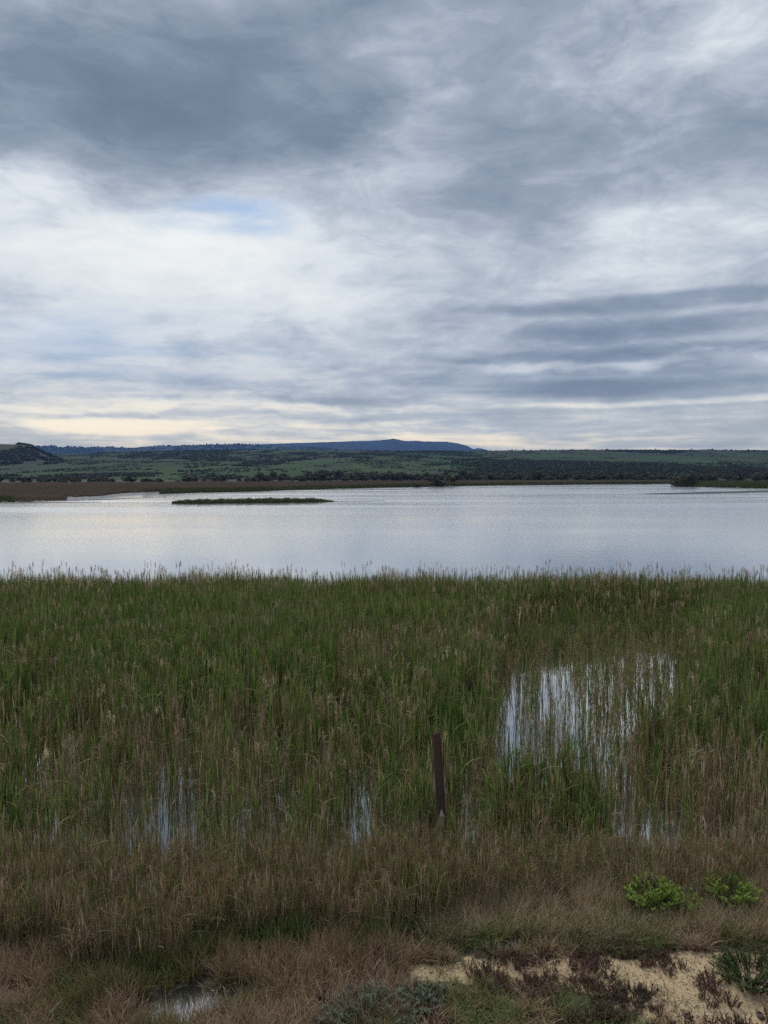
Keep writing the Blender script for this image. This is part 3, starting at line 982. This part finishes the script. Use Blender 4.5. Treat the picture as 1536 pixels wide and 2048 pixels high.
def openness(x, y):
    """0 dense reeds .. 1 open water"""
    uu_ = x / y * F + 768
    fy = np.interp(uu_, [960, 1010, 1180, 1240, 1290, 1400], [11.5, 10.6, 10.3, 10.9, 12.3, 13.2]) + .9 * (fbm(x * 2.1, x * 0 + 2, 3) - .5)
    by = np.interp(uu_, [980, 1060, 1200, 1330, 1400], [16.2, 19.0, 20.0, 21.3, 19.5]) + 2.2 * (fbm(x * 1.7, x * 0 + 8, 3) - .5)
    pool = sstep(975, 1040, uu_) * sstep(1410, 1330, uu_) * sstep(fy - .5, fy + .4, y) * sstep(by + .6, by - 1.5, y)
    o = 1.35 * pool + 0.35 * Gp(x, y, 1215, 1560, 40, 1.9) \
         + 0.85 * Gp(x, y, 1530, 1440, 60, 1.3) + 0.5 * Gp(x, y, 1050, 1330, 60, 0.8)
    o = o + 0.14 * Gp(x, y, 400, 1600, 500, 2.6) + 0.14 * Gp(x, y, 900, 1560, 500, 2.6) + 0.35 * Gp(x, y, 1265, 1680, 30, 1.5) \
        + 0.5 * Gp(x, y, 270, 1840, 60, .5) + np.clip(sum(a_ * np.exp(-((x - cx_ - m_ * (y - cy_)) / rx_) ** 2 - ((y - cy_) / ry_) ** 2) for cx_, cy_, m_, rx_, ry_, a_ in GAPS), 0, .95)
    nz = fbm(x * 9.0 + 31, y * 0.6 + 5, 4)
    return np.clip(o * (0.35 + 1.1 * nz) + 2.5 * np.clip(nz - 0.56, 0, 1) * sstep(16, 12, y), 0, 1)


def dryness(x, y):
    d = 0.03 + 0.20 * sstep(0.44, 0.66, fbm(x * 0.5 + 2, y * 0.4 + 7, 4)) * sstep(24.5, 20, y)
    d = d + 0.45 * Gp(x, y, 250, 1600, 400, 3.0) * fbm(x * 1.2, y * 1.2, 3) + 0.45 * Gp(x, y, 1500, 1720, 200, 3.0) + 0.2 * Gp(x, y, 1100, 1350, 600, 3.0)
    d = d + 0.85 * sstep(9.6, 8.3, y + 0.7 * fbm(x * .9, y * .5, 3))
    return np.clip(d, 0, 1)


# main green bed
x, y = bed(90000, 7.6, 27.4, 4.2)
op = openness(x, y); dr = dryness(x, y)
dens = (1 - op) ** 2.2 * sstep(7.7, 8.7, y) * np.interp(y, [8, 11, 14, 24], [0.50, 0.62, 0.85, 1.0]) * (0.4 + 1.1 * fbm(x * 1.6, y * 1.2, 3))
uu_ = x / y * F + 768
fy_ = np.interp(uu_, [960, 1010, 1180, 1240, 1290, 1400], [11.5, 10.6, 10.3, 10.9, 12.3, 13.2])
dens = dens * (1 + 2.6 * sstep(960, 1020, uu_) * sstep(1420, 1340, uu_) * sstep(fy_ - 2.0, fy_ - 1.2, y) * sstep(fy_ + .4, fy_ - .1, y))
dens = dens * (1 - 0.93 * np.exp(-((x - 0.62) / 0.16) ** 2) * sstep(9.05, 8.9, y))
k = (RS.rand(len(x)) < dens) & (y < far_edge(x))
x, y, dr, op = x[k], y[k], dr[k], op[k]
n = len(x)
hz = 1.10 + 0.16 * (fbm(x * 0.6, y * 0.6, 3) - 0.5) * 2 + 0.08 * sstep(20, 24, y)
hz = hz * np.interp(y, [7.6, 8.6, 9.4, 10.6, 12], [.50, .60, .80, .92, 1.0]) * (1 - 0.12 * op)
uu_ = x / y * F + 768
byb = np.interp(uu_, [980, 1060, 1200, 1330, 1400], [16.2, 19.0, 20.0, 21.3, 19.5])
hz = hz * (1 - .52 * sstep(960, 1040, uu_) * sstep(1440, 1350, uu_) * sstep(byb + 4.0, byb + 1.5, y) * sstep(13, 14.5, y))
isdead = RS.rand(n) < dr * 0.85
ismix = (~isdead) & (RS.rand(n) < 0.25 + 0.5 * dr)
allsrc = src_green + src_mixed + src_dead
idx = np.where(isdead, 20 + RS.randint(0, 10, n), np.where(ismix, 12 + RS.randint(0, 8, n), RS.randint(0, 12, n)))
for j, o in enumerate(allsrc): o.name = 'reed_tuft_%02d' % j
print('reed tufts', n)
scatter('green_reed_bed', allsrc, np.stack([x, y, np.full(n, -0.02)], -1), RS.rand(n) * 6.28, RS.rand(n) * .07, RS.uniform(.9, 1.2, n) * np.interp(hz, [.4, 1.0], [.6, 1.0]), dr * 0.12 + RS.uniform(-.08, .10, n),
        'dense green reeds standing in the shallow water across the foreground', 'reeds', scl_z=hz * RS.uniform(.82, 1.08, n), idx=idx)

# sparse stems standing in the open pool
x, y = bed(9000, 10.0, 20.0)
op = openness(x, y)
k = (op > 0.35) & (RS.rand(len(x)) < -.20 + .98 * fbm(x * 2.6, y * .9, 3))
x, y = x[k], y[k]; n = len(x)
s_thin = src_mixed + src_dead
scatter('pool_reeds', [o.copy() for o in s_thin], np.stack([x, y, np.full(n, -0.02)], -1), RS.rand(n) * 6.28, RS.rand(n) * .1, RS.uniform(.7, 1.0, n), RS.uniform(-.3, .05, n),
        'thin scattered reed stems rising from the pool of open water', 'reeds', scl_z=RS.uniform(.4, .95, n))

# flowering heads: a fringe along the far edge, a few all over
x1, y1 = bed(1500, 22.0, 27.2); k = (y1 < far_edge(x1) + .1); x1, y1 = x1[k], y1[k]
x2, y2 = bed(900, 9.0, 22.0); k = openness(x2, y2) < .5; x2, y2 = x2[k], y2[k]
x = np.concatenate([x1, x2]); y = np.concatenate([y1, y2]); n = len(x)
scatter('flowering_reeds', src_plume, np.stack([x, y, np.full(n, -0.02)], -1), RS.rand(n) * 6.28, RS.rand(n) * .08, np.ones(n), RS.uniform(-.25, .1, n),
        'tall flowering reeds with pale feathery heads above the green bed', 'reeds', scl_z=np.where(np.arange(n) < len(x1), RS.uniform(.95, 1.42, n), RS.uniform(.8, 1.12, n)))

# dry brown reeds at the front of the bed
x, y = bed(25000, 6.2, 9.1, 4.2)
front = np.interp(x, [-5, -2, 0.0, 0.8, 5], [6.75, 6.7, 6.9, 7.6, 7.9])
front = front + .75 * np.exp(-((x + 1.55) / .55) ** 2)
k = (y > front + 1.3 * (fbm(x * 1.5, y * .7, 4) - .5)) & (RS.rand(len(x)) < sstep(9.1, 8.4, y) * (.35 + .9 * fbm(x * 2.5 + 3, y * 2, 3))) & (RS.rand(len(x)) < (1 - 0.9 * openness(x, y)))
x, y = x[k], y[k]; n = len(x)
hz = 0.60 + 0.25 * (fbm(x * 1.1, y * 1.1, 3) - .5) + 0.10 * sstep(7.2, 8.4, y) - 0.22 * sstep(0.5, 2.0, x)
scatter('dry_reed_fringe', [o.copy() for o in src_dead + src_mixed[:1]], np.stack([x, y, np.minimum(zground(x, y), .1)], -1), RS.rand(n) * 6.28, RS.rand(n) * .10, RS.uniform(.5, .75, n), RS.uniform(-.12, .16, n),
        'dry brown reeds along the near edge of the green reed bed', 'reeds', scl_z=hz * RS.uniform(.6, 1.1, n))


# ------------------------------------------------------------------ grasses of the near bank
def grass_source(i, nb, hgt, wd, spread, droop, tone, mat, name='grass_tuft', r=0.05):
    random.seed(900 + i)
    mb = MB()
    for _ in range(nb):
        a0 = random.uniform(0, 6.28); q = random.uniform(0, r)
        aa = a0 + random.uniform(-.8, .8)
        L = hgt * random.uniform(.5, 1.0)
        pts = arch((math.cos(a0) * q, math.sin(a0) * q, -0.01), aa, L, random.uniform(0, spread), random.uniform(0, droop), 4)
        wv_ = wd * random.uniform(.7, 1.3)
        t0 = min(1, max(0, tone + random.uniform(-.28, .28)))
        mb.ribbon(pts, [wv_, wv_, wv_ * .8, wv_ * .5, .0006], (-math.sin(aa), math.cos(aa), random.uniform(-.4, .4)), t0)
    return link_mesh(name, mb.mesh(name), [mat], link=False)


hay = [grass_source(i, 20, 1.0, .0040, .16, .25, .72, M_reed, r=.09) for i in range(8)]
x, y = bed(11000, 6.8, 8.8, 4.2)
k = (y > np.interp(x, [0, .4, 3, 5], [7.3, 7.0, 6.95, 6.95]) + .2 * (fbm(x * 2, y * 2, 3) - .5)) & (x > 0.1 + .6 * (fbm(x * 0, y * 2, 3))) & (y < 8.6 + .4 * fbm(x, y, 3))
x, y = x[k], y[k]; n = len(x)
scatter('tan_hay_grass', hay, np.stack([x, y, zground(x, y)], -1), RS.rand(n) * 6.28, RS.rand(n) * .25, RS.uniform(.45, .8, n), RS.uniform(-.12, .2, n),
        'fine tan grass in a soft thick band behind the sandy patch', 'grass', scl_z=RS.uniform(.5, 1.0, n) * np.interp(y, [6.9, 7.4, 8.0, 8.6], [.22, .30, .42, .48]))

short = [grass_source(50 + i, 22, .22, .0062, .42, .45, .42, M_grass, r=.07) for i in range(8)]
x, y = bed(28000, 4.6, 8.0, 4.2)
sm = sandmask(x, y)
pud = sum(gs(x, y, p_.x, p_.y, rx, ry) for p_, rx, ry in zip(PUD, (.22, .20, .12), (.20, .08, .10)))
gp = Gp(x, y, 1010, 2020, 190, .35, .15)
prob = np.where(x > 0.2, (1 - sm) ** 4, 1.0) * (1 - np.clip(pud * 2.6, 0, 1)) + .35 * gp
k = RS.rand(len(x)) < prob * (0.35 + .9 * fbm(x * 2.2, y * 2.2, 3))
x, y, gp = x[k], y[k], gp[k]; n = len(x)
dr = 0.75 * (fbm(x * 2.4 + 5, y * 2.4, 4) - .5) * 2 - 0.05 * gp + np.where(x < 0.4, 0.24, 0.12)
scatter('bank_grass', short, np.stack([x, y, zground(x, y)], -1), RS.rand(n) * 6.28, RS.rand(n) * .3, RS.uniform(.7, 1.3, n), dr,
        'short olive and reddish marsh grass on the near bank', 'grass', scl_z=RS.uniform(.3, 1.6, n) * (.5 + fbm(x * 3, y * 3, 3)) * (0.7 + .5 * sstep(6.2, 7.4, y)) * np.where(x > .2, .45, 1.0))


def glass_source(i):
    random.seed(1200 + i)
    mb = MB()
    for _ in range(12):
        a0 = random.uniform(0, 6.28); q = random.uniform(0, .06)
        L = random.uniform(.03, .10)
        pts = arch((math.cos(a0) * q, math.sin(a0) * q, -.01), a0, L, random.uniform(.1, .7), .1, 3)
        t0 = random.uniform(.1, .9)
        mb.tube(pts, [.004, .0045, .004, .002], t0, 4)
        for _b in range(4):
            p = pts[1].lerp(pts[3], random.random())
            mb.tube(arch(p, random.uniform(0, 6.28), L * .5, .5, .1, 2), [.003, .0035, .0015], min(1, t0 + random.uniform(-.1, .2)), 3)
    return link_mesh('glasswort_tuft', mb.mesh('glasswort_tuft'), [M_glass], link=False)


gl = [glass_source(i) for i in range(8)]
x, y = bed(29000, 4.6, 7.9, 4.2)
sm = sandmask(x, y)
clump = fbm(x * 3.2 + 1, y * 6.0 + 4, 4)
clump = sstep(0.52, 0.58, clump)
k = (x > -.6) & (RS.rand(len(x)) < clump * (0.40 + .4 * (1 - sm)) * .75)
x, y = x[k], y[k]; n = len(x)
scatter('glasswort_cover', gl, np.stack([x, y, zground(x, y)], -1), RS.rand(n) * 6.28, RS.rand(n) * .3, RS.uniform(.45, .95, n), RS.uniform(-.3, .3, n),
        'dark purplish succulent ground cover creeping over the pale sand', 'plants')


def litter_source(i):
    random.seed(1500 + i)
    mb = MB()
    for _ in range(9):
        p = Vector((random.uniform(-.12, .12), random.uniform(-.12, .12), .006))
        a = random.uniform(0, 6.28); L = random.uniform(.01, .07)
        if random.random() < .55:
            q = p + Vector((math.cos(a) * L, math.sin(a) * L, random.uniform(0, .012)))
            mb.tube([p, (p + q) / 2 + Vector((0, 0, .004)), q], [.0018, .002, .001], random.uniform(.1, 1), 3)
        else:
            r = random.uniform(.003, .010)
            c = [p + Vector((math.cos(t) * r, math.sin(t) * r * .8, 0)) for t in (0, 1.3, 2.6, 3.9, 5.2)]
            tp = p + Vector((0, 0, r * .7))
            tn = random.uniform(0, 1)
            for j in range(5):
                mb.tri(c[j], c[(j + 1) % 5], tp, tn)
    return link_mesh('litter_bits', mb.mesh('litter_bits'), [M_glass], link=False)


lt = [litter_source(i) for i in range(6)]
x, y = bed(9500, 4.7, 7.6, 4.2)
k = (sandmask(x, y) > .25) & (RS.rand(len(x)) < .25 + fbm(x * 4, y * 4, 3) * .8)
x, y = x[k], y[k]; n = len(x)
scatter('sand_litter', lt, np.stack([x, y, zground(x, y)], -1), RS.rand(n) * 6.28, RS.rand(n) * .1, RS.uniform(.5, 1.3, n), RS.uniform(-.1, .5, n),
        'scattered twigs, crumbs and grit lying on the pale sand', 'litter')


# ------------------------------------------------------------------ single plants of the bank
def leafy_bush(name, px, py, wpx, hm, mat, label, zb=0.1, n_st=60, leafn=26, leaf=0.02, lean=.5, droop=.3, seed=1, fleshy=False, group=None):
    """upright stems carrying leaves; parts: stems, foliage"""
    random.seed(seed)
    p = at(px, py, zb)
    r = bpy.data.objects.new(name, None); COL.objects.link(r); r.location = (p.x, p.y, float(zground(p.x, p.y)))
    wd = wpx / F * math.hypot(p.y, H)
    ms = MB(); ml = MB()
    for s_ in range(n_st):
        a = random.uniform(0, 6.28); q = wd * .42 * math.sqrt(random.random())
        rim = q / (wd * .42)
        L = hm * random.uniform(.65, 1.0) * (1 - .35 * rim ** 2)
        pts = arch((math.cos(a) * q * .6, math.sin(a) * q * .6, -.02), a, L, lean * (.2 + rim), droop * random.random(), 5)
        ms.tube(pts, [.005, .0045, .004, .003, .0022, .001], random.uniform(.2, .7), 3)
        for l in range(leafn):
            f = random.uniform(.3, 1.0); k = f * 5; k0 = int(min(4, k)); b_ = pts[k0].lerp(pts[k0 + 1], k - k0)
            aa = random.uniform(0, 6.28)
            LL = leaf * random.uniform(.7, 1.4)
            pt = arch(b_, aa, LL, random.uniform(.4, 1.1), .1, 2)
            tn = min(1, max(0, f * .85 + random.uniform(-.3, .25)))
            if fleshy:
                ml.tube(pt, [LL * .10, LL * .13, LL * .04], tn, 3)
            else:
                ml.ribbon(pt, [LL * .18, LL * .42, LL * .05], (-math.sin(aa), math.cos(aa), random.uniform(-.5, .5)), tn)
    link_mesh('stems', ms.mesh('stems'), [M_twig], r)
    fo = link_mesh('foliage', ml.mesh('foliage'), [mat], r)
    tag(fo, kind='stuff')
    tag(r, label, 'bush', group)
    return r


leafy_bush('green_bush', 1302, 1828, 110, 0.35, M_bright, 'bright green leafy bush in the tan grass, the largest of the three', n_st=110, leafn=60, leaf=.024, lean=.42, seed=1)
leafy_bush('green_bush', 1368, 1836, 52, 0.27, M_bright, 'small bright green bush just right of the largest green bush', n_st=45, leafn=50, leaf=.022, lean=.4, seed=2)
leafy_bush('green_bush', 1455, 1820, 90, 0.34, M_bright, 'sparser bright green bush farthest right in the tan grass', n_st=110, leafn=50, leaf=.024, lean=.5, seed=3)
leafy_bush('saltbush', 735, 2052, 230, .22, M_silver, 'wide silvery grey-green saltbush at the bottom edge of the photo', n_st=230, leafn=34, leaf=.022, lean=.9, droop=.2, seed=4, fleshy=True)
leafy_bush('saltbush', 838, 2010, 110, .15, M_silver, 'small pale saltbush behind the right end of the wide saltbush', n_st=90, leafn=30, leaf=.022, lean=.9, droop=.2, seed=5, fleshy=True)
leafy_bush('dark_shrub', 1500, 1968, 150, .20, M_dkgreen, 'low dark green shrub at the right edge above the sand', n_st=150, leafn=30, leaf=.02, lean=1.0, droop=.2, seed=6, fleshy=True)
leafy_bush('glasswort', 1262, 2008, 100, .08, M_glass if False else M_twig, 'largest dark brown succulent clump on the bare sand', n_st=110, leafn=16, leaf=.016, lean=1.2, droop=.1, seed=7, fleshy=True)


# ------------------------------------------------------------------ the post and the odd sticks
def wood_mat():
    m_, k, out = new_mat('weathered_wood')
    tcn = k.node('ShaderNodeTexCoord'); pos = tcn.outputs['Object']
    n = k.noise(k.vm('MULTIPLY', pos, (60, 60, 3.0)), 1.0, 6, 0.6)
    n2 = k.noise(pos, 6.0, 4, 0.6)
    c = k.ramp(k.m('ADD', k.m('MULTIPLY', n, .7), k.m('MULTIPLY', n2, .3)), [(0.3, (0.018, 0.014, 0.012)), (0.5, (0.048, 0.038, 0.032)), (0.75, (0.10, 0.08, 0.068))])
    top = k.mr(k.m('ADD', k.sep(pos)[2], k.m('MULTIPLY', n2, .12)), 1.34, 1.46)
    c = k.mix(k.m('MULTIPLY', top, .6), c, (0.10, 0.038, 0.030))
    p = k.node('ShaderNodeBsdfPrincipled'); k.put(p.inputs['Base Color'], c); p.inputs['Roughness'].default_value = .85
    b = k.node('ShaderNodeBump'); b.inputs['Strength'].default_value = .9; b.inputs['Distance'].default_value = .006
    k.put(b.inputs['Height'], n); k.l.new(b.outputs[0], p.inputs['Normal'])
    k.l.new(p.outputs[0], out.inputs[0])
    return m_


M_wood = wood_mat()


def pole(name, foot, top, r0, r1, label, cat, mat, seed, k=22, rows=26, rough=.06):
    V = []; F_ = []
    ax = top - foot
    rng = np.random.RandomState(seed)
    groove = rng.rand(k) * rough * 2
    groove[rng.randint(0, k, 3)] += .16
    for i in range(rows):
        t = i / (rows - 1)
        bow = 0.012 * math.sin(t * PI)
        for j in range(k):
            an = 2 * PI * j / k
            rr = (r0 + (r1 - r0) * t) * (1 - groove[j] + rough * .6 * (rng.rand() - .5))
            zt = 0
            if i == rows - 1:
                zt = .018 * math.cos(an + 1) + .008 * rng.rand(); rr *= .93
            V.append((ax.x * t + bow + rr * math.cos(an), ax.y * t + rr * math.sin(an), ax.z * t + zt))
    for i in range(rows - 1):
        for j in range(k):
            F_.append((i * k + j, i * k + (j + 1) % k, (i + 1) * k + (j + 1) % k, (i + 1) * k + j))
    V.append((ax.x, ax.y, ax.z - .012))
    for j in range(k):
        F_.append(((rows - 1) * k + j, (rows - 1) * k + (j + 1) % k, len(V) - 1))
    me_ = bpy.data.meshes.new(name); me_.from_pydata(V, [], F_)
    o = link_mesh(name, me_, [mat]); o.location = foot
    tag(o, label, cat)
    return o


YP = 8.85
ptop = at_depth(873, 1467, YP); pfoot = at_depth(888, 1722, YP); pfoot.z = -.35
pole('fence_post', pfoot, ptop, .062, .055, 'dark weathered wooden post standing alone among the reeds', 'post', M_wood, 4)
s_top = at_depth(841, 1622, 8.7); s_foot = at_depth(840, 1700, 8.7); s_foot.z = -.2
pole('stake', s_foot, s_top, .016, .013, 'short thin dark stake in the reeds just left of the wooden post', 'stake', M_wood, 9, 8, 8)


def blade_thing(name, pts, widths, label, cat, mat, side=(1, 0, 0), tone=.5, tube=False, th=.003):
    mb = MB()
    o0 = Vector(pts[0])
    q = [Vector(p) - o0 for p in pts]
    if tube:
        mb.tube(q, widths, tone, 6)
    else:
        s_ = Vector(side).normalized()
        nrm = Vector((0, -1, 0))
        mid = [p + nrm * w_ * .25 for p, w_ in zip(q, widths)]
        b = 0
        for p, m_, w_ in zip(q, mid, widths):      # a folded leaf with a keel
            mb.v += [p - s_ * w_ / 2, m_, p + s_ * w_ / 2]; mb.t += [tone, tone * .8, tone]
        for i in range(len(q) - 1):
            a = 3 * i
            mb.f += [(a, a + 1, a + 4, a + 3), (a + 1, a + 2, a + 5, a + 4)]
    o = link_mesh(name, mb.mesh(name), [mat]); o.location = o0
    tag(o, label, cat)
    return o


blade_thing('dry_leaf', [at_depth(868, 1668, 8.55), at_depth(880, 1650, 8.5), at_depth(884, 1632, 8.5), at_depth(883, 1618, 8.55)], [.10, .10, .06, .004],
            'broad dry olive leaf hanging across the foot of the wooden post', 'leaf', M_reed if False else M_straw, tone=.0)
blade_thing('broken_reed', [at_depth(226, 1786, 8.0), at_depth(212, 1770, 8.0), at_depth(200, 1757, 8.05), at_depth(190, 1745, 8.1)], [.010, .026, .024, .004],
            'pale broken reed leaf slanting among dry brown reeds at lower left', 'leaf', M_straw, tone=.35)
blade_thing('dead_stalk', [at_depth(1264, 1742, 9.0), at_depth(1268, 1690, 9.0), at_depth(1266, 1630, 9.02), at_depth(1270, 1575, 9.05)], [.009, .010, .009, .003],
            'pale bleached upright stalk in the green reeds right of the post', 'stalk', M_straw, tone=.9, tube=True)


# pebbles on the sand
def pebble(px, py, s, label, seed):
    rng = np.random.RandomState(seed)
    p = at(px, py, .17)
    V = []; F_ = []
    k = 8; R_n = 5
    ph = rng.rand(3) * 6
    for i in range(R_n):
        th = PI * (i + .5) / R_n
        for j in range(k):
            an = 2 * PI * j / k
            rr = s * (1 + .22 * math.sin(an * 2 + ph[0]) * math.sin(th) + .15 * math.cos(an * 3 + ph[1] + th))
            V.append((rr * math.sin(th) * math.cos(an) * 1.3, rr * math.sin(th) * math.sin(an), rr * math.cos(th) * .65))
    for i in range(R_n - 1):
        for j in range(k):
            F_.append((i * k + j, (i + 1) * k + j, (i + 1) * k + (j + 1) % k, i * k + (j + 1) % k))
    F_.append(tuple(range(k))[::-1]); F_.append(tuple((R_n - 1) * k + j for j in range(k)))
    me_ = bpy.data.meshes.new('pebble'); me_.from_pydata(V, [], F_)
    me_.polygons.foreach_set('use_smooth', np.ones(len(me_.polygons), bool))
    o = link_mesh('pebble', me_, [M_stone]); o.location = (p.x, p.y, float(zground(p.x, p.y)) + s * .3)
    o.rotation_euler = (0, 0, rng.rand() * 6)
    tag(o, label, 'stone')


M_stone = simple_noise_mat('stone', [(0.3, (0.06, 0.05, 0.04)), (0.7, (0.16, 0.13, 0.10))], 30.0, 5, .8, .4, 80, bdist=.004)
pebble(1520, 2028, .034, 'dark flat stone on the sand at the bottom right corner', 1)
pebble(1375, 2032, .022, 'small dark stone on the sand left of the corner stone', 2)
pebble(1418, 2038, .013, 'tiny stone on the sand between the two larger stones', 3)

# ------------------------------------------------------------------ haze
hm = bpy.data.materials.new('haze'); hm.use_nodes = True
hk = NT(hm.node_tree); hm.node_tree.nodes.clear()
ho = hk.node('ShaderNodeOutputMaterial')
pv = hk.node('ShaderNodeVolumePrincipled')
pv.inputs['Color'].default_value = (0.13, 0.30, 0.68, 1)
pv.inputs['Density'].default_value = 0.00011
pv.inputs['Anisotropy'].default_value = 0.0
hk.l.new(pv.outputs[0], ho.inputs['Volume'])
ztop = float(max(V_[:, :, 2].max() for V_ in (V_green, V_left, V_ridge, V_mount))) + 25
bz = float(gz.min()) - 1.5
S = 10600
hv = [(sx * S, sy * S, zz) for zz in (bz, ztop) for sx, sy in ((-1, -1), (1, -1), (1, 1), (-1, 1))]
hf = [(3, 2, 1, 0), (4, 5, 6, 7), (0, 1, 5, 4), (1, 2, 6, 5), (2, 3, 7, 6), (3, 0, 4, 7)]
hme = bpy.data.meshes.new('haze'); hme.from_pydata(hv, [], hf)
haze = link_mesh('haze', hme, [hm]); tag(haze, kind='stuff')
